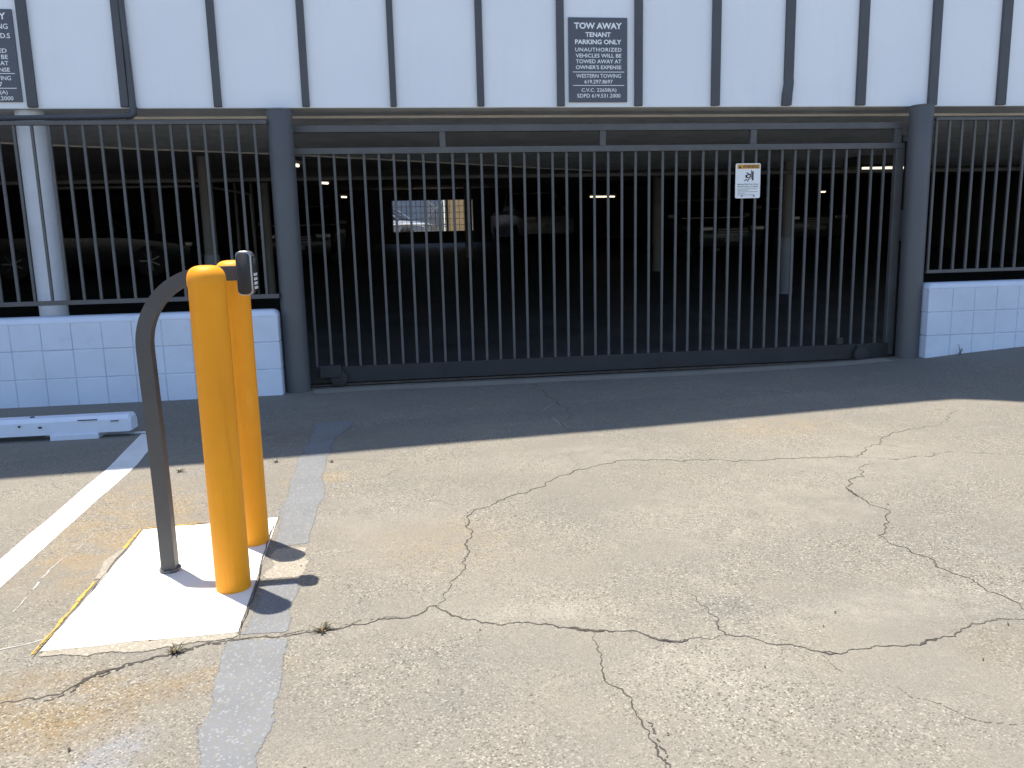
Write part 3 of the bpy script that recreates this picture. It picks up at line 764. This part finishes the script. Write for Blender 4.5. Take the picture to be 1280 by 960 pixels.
# catch post with lock box
cp = thing('catch_post', (4.66, 7.09, 0), 'thin square catch post between the gate end and the right pipe post', 'post')
MB().box(-0.03, 0.03, -0.03, 0.03, 0.02, 2.03, 0.003).build('shaft', M['metal'], cp)
MB().box(-0.10, 0.045, -0.05, 0.05, 1.985, 2.045, 0.004).build('top_guide', M['metal'], cp)
MB().box(-0.085, -0.032, -0.05, 0.03, 1.10, 1.38, 0.006).build('lock_box', M['post'], cp)
tr = thing('gate_track', (1.9, 7.0, 0), 'rusty steel track on the ground under the sliding gate', 'track')
MB().box(-3.0, 2.9, -0.03, 0.03, 0.008, 0.022, 0.004).build('rail', M['rust'], tr)
MB().box(-3.0, 2.72, 0.05, 0.16, 0.006, 0.0125).build('channel', M['rust'], tr)
# pale joint strip along the track
ragged('apron_strip', [(-0.75, 6.70), (1.5, 6.70), (4.4, 6.72)], [(-0.75, 6.90), (1.5, 6.90), (4.4, 6.90)], M['mortar_patch'], ground, 0.0032, 31, 0.03, 0.012)

# ------------------------------------------------------------------ signs
def text_mesh(s, w, h, bold=0.0, spacing=1.0):
    cu = bpy.data.curves.new('txt', 'FONT')
    cu.body = s; cu.size = 1.0; cu.offset = bold; cu.space_character = spacing; cu.resolution_u = 3
    o = bpy.data.objects.new('txt', cu); C.objects.link(o)
    dg = bpy.context.evaluated_depsgraph_get()
    me = bpy.data.meshes.new_from_object(o.evaluated_get(dg))
    bpy.data.objects.remove(o); bpy.data.curves.remove(cu)
    xs_ = [v.co.x for v in me.vertices]; ys_ = [v.co.y for v in me.vertices]
    ax, bx, ay, by = min(xs_), max(xs_), min(ys_), max(ys_)
    if w is None: w = (bx - ax) / (by - ay) * h
    for v in me.vertices:
        v.co = Vector(((v.co.x - ax) / (bx - ax) * w, 0.0, (v.co.y - ay) / (by - ay) * h))
    return me, w
def put_text(parent, s, x, z, w, h, mat, y, bold=0.0, align='L', spacing=1.0, name='lettering'):
    me, w2 = text_mesh(s, w, h, bold, spacing)
    me.name = name; me.materials.append(mat)
    return inst(name, me, parent, (x - (w2 if align == 'R' else 0), y, z))

SW, SH = 0.4985, 0.667
def tow_sign(x0, ztop, label):
    t = thing('tow_away_sign', (x0, YF - 0.012, ztop), label, 'sign', 'charcoal tow away signs')
    MB().box(0, SW, -0.003, 0.0115, -SH, 0, 0.0015).build('board', M['sign'], t)
    return t
t = tow_sign(1.476, 2.985, 'charcoal tow away sign with white lettering in the narrow panel above the gate')
fx_ = lambda px: (px - 148) / 545 * SW
fz_ = lambda py: -(py - 88) / 780 * SH
for s, a, b, c, d, bo in (('TOW AWAY', 200, 642, 135, 193, .035), ('TENANT', 303, 538, 222, 266, .03), ('PARKING ONLY', 207, 637, 289, 333, .03), ('UNAUTHORIZED', 208, 638, 364, 400, .013), ('VEHICLES WILL BE', 212, 637, 419, 455, .013),
                       ('TOWED AWAY AT', 214, 637, 472, 508, .013), ("OWNER'S EXPENSE", 213, 637, 526, 562, .013), ('WESTERN TOWING', 216, 634, 606, 642, .009), ('619.297.8697', 291, 556, 660, 695, .009), ('C.V.C. 22658(A)', 263, 590, 739, 782, .009), ('SDPD 619.531.2000', 223, 628, 791, 827, .009)):
    put_text(t, s, fx_(a), fz_(d), fx_(b) - fx_(a), fz_(c) - fz_(d), M['sign_white'], -0.0042, bo, spacing=1.12 if s in ('UNAUTHORIZED',) else 1.0)
for py in (588, 713): MB().box(fx_(184), fx_(664), -0.0042, -0.0032, fz_(py + 3), fz_(py - 3)).build('rule', M['sign_white'], t)
t = tow_sign(-2.79 - SW, 2.995, 'charcoal tow away sign at the far left, cut by the photo edge')
rx = lambda px: SW - 0.008 - px
for s, fr, mr, h, bo in (('TOW AWAY', .075, .036, .050, .022), ('PARKING', .185, .030, .038, .013), ('A.D.S', .285, .022, .036, .013), ('UNAUTHORIZED', .445, .058, .031, .013), ('VEHICLES WILL BE', .512, .055, .031, .013), ('TOWED AWAY AT', .58, .056, .031, .013), ("OWNER'S EXPENSE", .65, .052, .031, .013),
                         ('WESTERN TOWING', .742, .052, .031, .009), ('619.297.8697', .808, .118, .031, .009), ('C.V.C. 22658(A)', .902, .088, .036, .009), ('SDPD 619.531.2000', .962, .052, .030, .009)):
    wmax = {'TOW AWAY': .40, 'UNAUTHORIZED': .39, 'VEHICLES WILL BE': .39, 'TOWED AWAY AT': .39, "OWNER'S EXPENSE": .39, 'WESTERN TOWING': .385, '619.297.8697': .245, 'C.V.C. 22658(A)': .30, 'SDPD 619.531.2000': .37}.get(s)
    put_text(t, s, rx(mr), -fr * SH - h / 2, wmax, h, M['sign_white'], -0.0042, bo, 'R')
for fr in (.692, .852): MB().box(0.03, SW - 0.028, -0.0042, -0.0032, -fr * SH - 0.0025, -fr * SH + 0.0025).build('rule', M['sign_white'], t)

# warning sign wired to two pickets
WW, WH = 0.229, 0.298
t = thing('warning_sign', (2.969, GY - 0.021, 1.809), 'small white and orange warning sign fixed to the gate pickets', 'sign')
mb = MB().box(0, WW, -0.002, 0.004, -WH, 0)
es = [e for e in mb.bm.edges if abs(e.verts[0].co.y - e.verts[1].co.y) > 0.003]
bmesh.ops.bevel(mb.bm, geom=es, offset=0.012, segments=4, affect='EDGES', profile=0.5)
mb.build('board', M['sign_white'], t)
MB().box(0.014, WW - 0.008, -0.0031, -0.0022, -0.046, -0.008).build('orange_band', M['sign_orange'], t)
put_text(t, 'WARNING', 0.062, -0.041, 0.148, 0.027, M['ink'], -0.0042, .02)
MB().poly([(0.024, -0.0042, -0.042), (0.054, -0.0042, -0.042), (0.039, -0.0042, -0.013)]).build('alert_triangle', M['ink'], t)
put_text(t, '!', 0.037, -0.038, 0.004, 0.018, M['sign_orange'], -0.0050, .03)
mb = MB()
def quad(a, b, c, d): mb.poly([(p[0], -0.0042, p[1]) for p in (a, b, c, d)])
def stroke(x0, z0, x1, z1, w):
    dx, dz = x1 - x0, z1 - z0; L = math.hypot(dx, dz); nx, nz = -dz / L * w / 2, dx / L * w / 2
    quad((x0 + nx, z0 + nz), (x1 + nx, z1 + nz), (x1 - nx, z1 - nz), (x0 - nx, z0 - nz))
stroke(0.158, -0.068, 0.158, -0.146, 0.014); stroke(0.144, -0.057, 0.144, -0.132, 0.006)
stroke(0.098, -0.078, 0.124, -0.093, 0.008); stroke(0.090, -0.110, 0.108, -0.110, 0.026)
stroke(0.108, -0.098, 0.134, -0.094, 0.008); stroke(0.108, -0.124, 0.132, -0.118, 0.008); stroke(0.134, -0.090, 0.134, -0.120, 0.008)
stroke(0.080, -0.148, 0.104, -0.134, 0.008); stroke(0.106, -0.154, 0.130, -0.126, 0.008)
mb.build('pictogram', M['ink'], t)
put_text(t, 'Moving Gate Can Cause', 0.020, -0.186, 0.19, 0.014, M['ink'], -0.0042, .012)
put_text(t, 'Serious Injury or Death', 0.020, -0.206, 0.185, 0.014, M['ink'], -0.0042, .012)
for z, w_ in ((-0.218, .185), (-0.229, .10), (-0.243, .19), (-0.256, .07), (-0.270, .16)):
    MB().box(0.018, 0.018 + w_, -0.0042, -0.0032, z - 0.0018, z + 0.0018).build('fine_print', M['ink_grey'], t)
for xx in (0.061, 0.171): MB().box(xx - 0.005, xx + 0.005, -0.006, -0.0021, -0.284, -0.274).build('screw', M['ink'], t)

# ------------------------------------------------------------------ bollards
def bollard(x, y, h, label):
    t = thing('bollard', (x, y, 0.006), label, 'bollard', 'yellow bollards on the pale pad')
    prof = [(0.0595, -0.01), (0.0595, 0.02), (0.0600, 0.5), (0.0610, h - 0.075), (0.0625, h - 0.068), (0.0630, h - 0.055)]
    for i in range(1, 15):
        a = math.pi / 2 * i / 14
        prof.append((0.063 * math.cos(a) ** 0.62 if i < 14 else 0.0, h - 0.055 + 0.055 * math.sin(a) ** 0.8))
    MB().lathe(0, 0, prof, 40).build('sleeve', M['yellow'], t, smooth=True, angle=50)
    MB().lathe(0, 0, [(0.0605, 0.0035), (0.0635, 0.0036), (0.0615, 0.008), (0.0598, 0.016)], 28).build('base_seal', M['mortar_patch'], t, smooth=True)
    return t
bollard(-0.636, 2.845, 1.135, 'nearer yellow bollard, standing in front of the card reader arm')
bollard(-0.640, 3.300, 1.142, 'farther yellow bollard, partly hidden behind the other bollard')

# ------------------------------------------------------------------ gooseneck stand and reader
t = thing('gooseneck_stand', (-0.905, 3.05, 0.0085), 'dark grey square tube gooseneck stand on the pale pad', 'stand')
pts = [(0, 0, -0.01), (0, 0, 0.3), (-0.004, 0, 0.6), (-0.008, 0, 0.84)]
cx_, cz_, rr_ = 0.229, 0.84, 0.237
for i in range(1, 17):
    a = math.pi - math.pi / 2 * i / 16
    pts.append((cx_ + rr_ * math.cos(a), 0, cz_ + rr_ * math.sin(a) * 1.085))
pts += [(0.30, 0, cz_ + rr_ * 1.085), (0.338, 0, cz_ + rr_ * 1.085)]
MB().tube(pts, 0.0255, square=True).build('tube', M['stand'], t, smooth=True, angle=35)
rr = random.Random(5)
mb = MB()
for k in range(16):
    a = 2 * math.pi * k / 16
    mb.box(0.03 * math.cos(a) - 0.008, 0.03 * math.cos(a) + 0.008, 0.03 * math.sin(a) - 0.008, 0.03 * math.sin(a) + 0.008, 0, rr.uniform(0.003, 0.010), 0.002)
mb.build('base_weld', M['pipe'], t)
MB().box(0.3385, 0.344, -0.034, 0.034, 1.055, 1.135, 0.002).build('mounting_plate', M['stand'], t)

t = thing('card_reader', (-0.541, 3.045, 1.105), 'black and chrome keypad card reader on the end of the gooseneck', 'card reader')
t.rotation_euler = (0, 0, R_(0))
def rbox(x0, x1, y0, y1, z0, z1, r, seg=6, ins=0.0025):
    # rounded in side view (X-Z), extruded along Y with eased rims
    pts = []
    for (px_, pz_, a0) in ((x1 - r, z1 - r, 0), (x0 + r, z1 - r, 90), (x0 + r, z0 + r, 180), (x1 - r, z0 + r, 270)):
        for i in range(seg + 1):
            a = R_(a0 + 90 * i / seg); pts.append((px_ + r * math.cos(a), pz_ + r * math.sin(a)))
    mx, mz = (x0 + x1) / 2, (z0 + z1) / 2
    secs = []
    for yy, k in ((y0, ins), (y0 + ins, 0.0), (y1 - ins, 0.0), (y1, ins)):
        secs.append([(mx + (p[0] - mx) * (1 - 2 * k / (x1 - x0)), yy, mz + (p[1] - mz) * (1 - 2 * k / (z1 - z0))) for p in pts])
    return MB().loft(secs)
rbox(-0.029, 0.026, -0.034, 0.034, -0.078, 0.078, 0.019).build('chrome_housing', M['chrome'], t, smooth=True, angle=50)
for s_ in (-1, 1): rbox(-0.0265, 0.0205, s_ * 0.0355 - 0.0035, s_ * 0.0375 + 0.0035, -0.074, 0.073, 0.016, 6, 0.001).build('side_panel', M['black'], t, smooth=True, angle=50)
face = MB().box(0.0225, 0.0285, -0.030, 0.030, -0.062, 0.062, 0.003).build('keypad_face', M['black'], t)
km = MB().box(0.0292, 0.0325, -0.007, 0.007, -0.005, 0.005, 0.001).mesh('key', M['key'])
for r_ in range(4):
    for c_ in range(3): inst('key', km, face, (0, -0.021 + c_ * 0.021, -0.052 + r_ * 0.0155))
MB().box(0.0292, 0.0312, -0.022, 0.022, 0.030, 0.052, 0.001).build('display', M['lamp_lens'], face)

# ------------------------------------------------------------------ wheel stop
t = thing('wheel_stop', (-2.75, 5.52, 0), 'white painted concrete wheel stop on the ground before the left block wall', 'wheel stop')
s = []
for xx, k in ((-1.0, 0.85), (-0.985, 1), (0.965, 1), (0.98, 0.86)):
    s.append([(xx, -0.075 * k, 0.036 + (1 - k) * .02), (xx, -0.072 * k, 0.118 * k), (xx, -0.045, 0.142 * k), (xx, 0.045, 0.142 * k), (xx, 0.075 * k, 0.11 * k), (xx, 0.075 * k, 0.036)])
body = MB().loft(s).build('beam', M['block'], t)
for a in (-0.8, 0.485): MB().box(a, a + 0.295, -0.085, 0.085, -0.005, 0.0355, 0.004).build('foot', M['block'], t)
for (x, z, a, b) in ((0.30, 0.10, 0.014, 0.012), (0.42, 0.088, 0.02, 0.012), (0.66, 0.122, 0.12, 0.006), (0.86, 0.108, 0.05, 0.006)):
    MB().box(x, x + a, -0.0790, -0.070, z - b / 2, z + b / 2, 0.002).build('chip', M['crack'], body)
MB().lathe(0.36, -0.0, [(0.014, 0.1405), (0.014, 0.147), (0.0, 0.149)], 12).build('pin', M['rust'], body)

# ------------------------------------------------------------------ weeds
def weed(x, y, label, n, ln, seed, mt, up=0.5):
    rg = random.Random(seed)
    t = thing('weed', (x, y, hgt(x, y)), label, 'weed')
    mb = MB()
    for k in range(n):
        a = rg.uniform(0, 6.283); l = ln * rg.uniform(0.5, 1.2); hh = l * rg.uniform(0.1, up); w_ = rg.uniform(0.0012, 0.0026)
        ca, sa = math.cos(a), math.sin(a)
        ox_, oy_ = rg.uniform(-.01, .01), rg.uniform(-.006, .006)
        p0 = (ox_, oy_); p1 = (ox_ + ca * l * .55, oy_ + sa * l * .55); p2 = (ox_ + ca * l, oy_ + sa * l)
        mb.poly([(p0[0] - sa * w_, p0[1] + ca * w_, 0.004), (p0[0] + sa * w_, p0[1] - ca * w_, 0.004), (p1[0] + sa * w_, p1[1] - ca * w_, hh + .004), (p1[0] - sa * w_, p1[1] + ca * w_, hh + .004)])
        mb.poly([(p1[0] - sa * w_, p1[1] + ca * w_, hh + .004), (p1[0] + sa * w_, p1[1] - ca * w_, hh + .004), (p2[0], p2[1], hh * rg.uniform(.4, 1.2) + .003)])
    mb.build('blades', M[mt], t)
    mb = MB()
    for k in range(max(3, n // 4)):
        a = rg.uniform(0, 6.28); r = rg.uniform(0, ln * .4); s_ = rg.uniform(.002, .004)
        mb.box(r * math.cos(a) - s_, r * math.cos(a) + s_, r * math.sin(a) - s_, r * math.sin(a) + s_, .004, .004 + s_ * 2)
    mb.build('dry_heads', M['weed2'], t)
weed(-0.289, 2.448, 'spindly weed in the crack just right of the bollard shadow', 26, 0.042, 1, 'weed')
weed(-0.722, 2.388, 'small weed in the crack in front of the pale pad', 24, 0.034, 2, 'weed')
weed(-1.229, 4.48, 'dry weed between the white stall line and the bollards', 16, 0.034, 3, 'weed')
weed(-0.733, 4.565, 'tiny dry weed behind the farther bollard', 10, 0.024, 4, 'weed')
weed(-0.419, 4.494, 'tiny dry weed at the right edge of the grey line', 9, 0.022, 5, 'weed')
weed(4.98, 6.655, 'thin upright weed at the foot of the right block wall', 12, 0.05, 6, 'weed', 1.6)

# ------------------------------------------------------------------ ceiling lamps
def lamp(x, y, z, L, label, ang=0.0, ceil=2.3):
    t = thing('ceiling_light', (x, y, z), label, 'lamp', 'lit lamps in the garage')
    t.rotation_euler = (0, 0, ang)
    MB().box(-L / 2 - .03, L / 2 + .03, -0.05, 0.05, 0.022, 0.06, 0.004).build('housing', M['fixture'], t)
    MB().tube([(-L / 2, 0, 0), (L / 2, 0, 0)], 0.019, 10).build('tube', M['tube'], t, smooth=True)
    for s_ in (-1, 1): MB().tube([(s_ * L * .4, 0, 0.061), (s_ * L * .4, 0, max(0.07, ceil - z))], 0.006, 6).build('stem', M['pipe'], t)
lamp(5.38, 21.3, 2.25, 0.70, 'lit tube lamp deep in the garage at mid gate', 0.2, 2.66)
lamp(8.25, 13.1, 2.235, 0.95, 'lit tube lamp nearest the right pipe post', 0.0, 2.33)
lamp(11.7, 21.8, 2.30, 0.33, 'short lit lamp deep in the garage at the right', 0.0, 2.68)
lamp(-1.22, 14.9, 2.25, 0.20, 'second of the three small lit lamps beside the left pipe post', 0.9, 2.38)
lamp(-1.17, 19.6, 2.26, 0.16, 'farthest of the three small lit lamps beside the left pipe post', 0.9, 2.58)
lamp(-1.27, 11.4, 2.235, 0.08, 'nearest of the three small lit lamps beside the left pipe post', 1.2, 2.32)

# ------------------------------------------------------------------ cars in the garage
def car(x, y, z, rot, paint, label, suv=False, plate=True):
    t = thing('parked_car', (x, y, z), label, 'car', 'cars parked in and behind the garage')
    t.rotation_euler = (0, 0, rot)      # nose points to local -Y
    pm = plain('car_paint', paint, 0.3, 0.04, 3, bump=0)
    dz = 0.16 if suv else 0.0
    # lower body: stations along the length (y, half width, z low, z shoulder, z top)
    st = [(-2.25, 0.62, 0.36, 0.52, 0.60), (-2.18, 0.78, 0.26, 0.60, 0.70), (-1.9, 0.87, 0.22, 0.68, 0.78), (-1.2, 0.90, 0.20, 0.78, 0.90), (-0.75, 0.90, 0.20, 0.82, 0.95), (0.6, 0.91, 0.20, 0.84, 0.96), (1.6, 0.90, 0.22, 0.86, 0.98), (2.05, 0.86, 0.26, 0.84, 0.96), (2.22, 0.74, 0.36, 0.74, 0.84)]
    secs = []
    for yy, hw, zl, zs, zt in st:
        zs += dz; zt += dz; zl += dz * .5
        secs.append([(-hw * .92, yy, zl), (-hw, yy, zl + .12), (-hw, yy, zs), (-hw * .90, yy, zt), (hw * .90, yy, zt), (hw, yy, zs), (hw, yy, zl + .12), (hw * .92, yy, zl)])
    MB().loft(secs).build('body', pm, t, smooth=True, angle=35)
    rear = 2.1 if suv else 1.55
    top = 1.44 + dz * 1.6
    cb = [(-1.05, 0.80, 0.93 + dz, 0.94 + dz), (-0.35, 0.74, 0.93 + dz, top - 0.06), (0.15, 0.70, 0.93 + dz, top), (1.0, 0.70, 0.93 + dz, top - 0.01), (rear - 0.35, 0.68, 0.93 + dz, top - (.05 if suv else .18)), (rear, 0.74, 0.93 + dz, 0.97 + dz)]
    secs = [[(-.82, yy, zb), (-hw, yy, zt - .0), (hw, yy, zt), (.82, yy, zb)] for yy, hw, zb, zt in cb]
    MB().loft(secs).build('window_glass', M['glass'], t, smooth=True, angle=30)
    rf = [[(-hw * .97, yy, zt - .02), (-hw * .9, yy, zt + .022), (hw * .9, yy, zt + .022), (hw * .97, yy, zt - .02)] for yy, hw, zb, zt in cb[1:5]]
    MB().loft(rf).build('roof', pm, t, smooth=True)
    for s_ in (-1, 1):
        MB().tube([(s_ * .80, -1.02, .95 + dz), (s_ * .735, -.36, top - .05)], 0.035, 6).build('pillar', pm, t)
        MB().tube([(s_ * .82, .2, .95 + dz), (s_ * .70, .25, top)], 0.035, 6).build('pillar', pm, t)
        MB().box(s_ * .98 - .09, s_ * .98 + .09, -.78, -.66, .93 + dz, 1.06 + dz, .03).build('mirror', pm, t)
        MB().box(s_ * .62 - .17, s_ * .62 + .17, -2.235, -2.06, .60 + dz, .72 + dz, .03).build('headlight', M['lamp_lens'], t)
        MB().box(s_ * .66 - .14, s_ * .66 + .14, 2.06, 2.225, .70 + dz, .84 + dz, .03).build('tail_light', M['tail'], t)
        for yy in (-1.38, 1.35):
            mb = MB().lathe(0, 0, [(0.0, -.1), (.30, -.1), (.325, -.08), (.325, .08), (.30, .1), (0.0, .1)], 24)
            for v in mb.bm.verts: v.co = Vector((v.co.z + s_ * .82, v.co.x + yy, v.co.y + .325))
            w_ = mb.build('wheel', M['tyre'], t, smooth=True)
            mb = MB()
            for k in range(7):
                a = 2 * math.pi * k / 7
                mb.tube([(s_ * .925, yy, .325), (s_ * .925, yy + .21 * math.cos(a), .325 + .21 * math.sin(a))], 0.018, 5)
            mb.build('rim', M['car_chrome'], w_)
    for k in range(3): MB().box(-.36, .36, -2.262, -2.2, .52 + dz + k * .055, .545 + dz + k * .055, .004).build('grille_bar', M['car_chrome'], t)
    MB().box(-.2, .2, -2.275, -2.2, .36 + dz, .46 + dz, .004).build('number_plate', M['pipe'], t)
    return t
car(4.42, 27.3, fz(27.3), 0.12, (0.26, 0.26, 0.26), 'pale grey car right of the bright rear opening', True)
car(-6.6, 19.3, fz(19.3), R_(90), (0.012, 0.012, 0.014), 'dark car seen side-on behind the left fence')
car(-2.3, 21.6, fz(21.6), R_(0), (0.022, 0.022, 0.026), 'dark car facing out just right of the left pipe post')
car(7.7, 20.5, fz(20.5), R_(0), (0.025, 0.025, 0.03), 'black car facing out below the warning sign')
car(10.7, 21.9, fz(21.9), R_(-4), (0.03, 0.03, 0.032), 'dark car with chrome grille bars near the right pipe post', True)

# ------------------------------------------------------------------ yard seen through the rear opening
yard = MB().box(-25, 25, 30.2, 80, 0.3, 1.15).build('rear_yard', M['yard']); tag(yard, kind='structure')
gr = thing('window_grille', (1.3, 30.1, OZ0), 'thin wire grille across the bright rear opening', 'grille')
mb = MB(); n = 17
for k in range(n + 1):
    xx = OX0 + (OX1 - OX0) * k / n - 1.3
    mb.box(xx - .008, xx + .008, -.008, .008, 0, OZ1 - OZ0)
mb.build('vertical_wires', M['galv'], gr)['kind'] = 'stuff'
mb = MB()
for k in range(6):
    zz = (OZ1 - OZ0) * k / 5
    mb.box(OX0 - 1.3, OX1 - 1.3, -.016, -.0085, zz - .008, zz + .008)
mb.build('horizontal_wires', M['galv'], gr)['kind'] = 'stuff'
for a_ in (OX0 - 1.3, OX1 - 1.34, OX1 - 1.46):
    MB().box(a_, a_ + .035, -.03, .03, .01, OZ1 - OZ0 - .01).build('frame_upright', M['white_col'], gr)
cl = thing('chain_link_panel', (1.48, 31.0, 1.15), 'chain link panel standing behind the rear opening', 'fence')
mb = MB()
for k in range(-14, 15):
    for sg in (-1, 1):
        x0_, z0_ = k * .09, 0.0
        pts = []
        for q in range(0, 25):
            xx = x0_ + sg * q * .075
            zz = q * .075
            if -.33 <= xx <= .33: pts.append((xx, .004 * sg, zz))
        if len(pts) > 1: mb.tube(pts, 0.011, 4)
mb.build('mesh', M['galv'], cl)['kind'] = 'stuff'
for xx in (-.35, .35): MB().tube([(xx, 0, 0), (xx, 0, 1.85)], .025, 8).build('post', M['galv'], cl)
hr = thing('handrail', (0.3, 30.9, 1.15), 'white horizontal rail behind the left half of the rear opening', 'railing')
MB().tube([(-1.2, 0, .70), (.8, 0, .70)], .022, 8).build('rail', M['white_col'], hr)
for xx in (-1.1, .75): MB().tube([(xx, 0, 0), (xx, 0, .70)], .022, 8).build('post', M['white_col'], hr)
car(-.6, 34.6, 1.15, R_(70), (0.16, 0.20, 0.28), 'car parked outside behind the rear opening, bluish shade in its paint colour')  # the blue grey paint holds the bluish shade of that corner
tb = thing('tan_building', (4.5, 38.0, 1.15), 'tan building seen through the right half of the rear opening', 'building')
MB().box(-2.1, 8, 0, 3, 0, 4.5).build('wall', M['tan'], tb)
MB().box(-1.2, 1.6, -.04, -.001, .0, 2.2).build('garage_door', M['tan'], tb)
bb = thing('blue_shade_building', (-4.0, 38.5, 1.15), 'added building in the left half of the rear opening, coloured as bluish shade', 'building')  # added wall whose colour stands for the bluish shade out there
MB().box(-9, 6.2, 0, 3, 0, 4.5).build('wall', M['shade_blue'], bb)
for a in (-6.5,): MB().box(a, a + 1.2, -.05, -.001, .9, 2.0).build('window', M['glass'], bb)
bpy.context.view_layer.update()
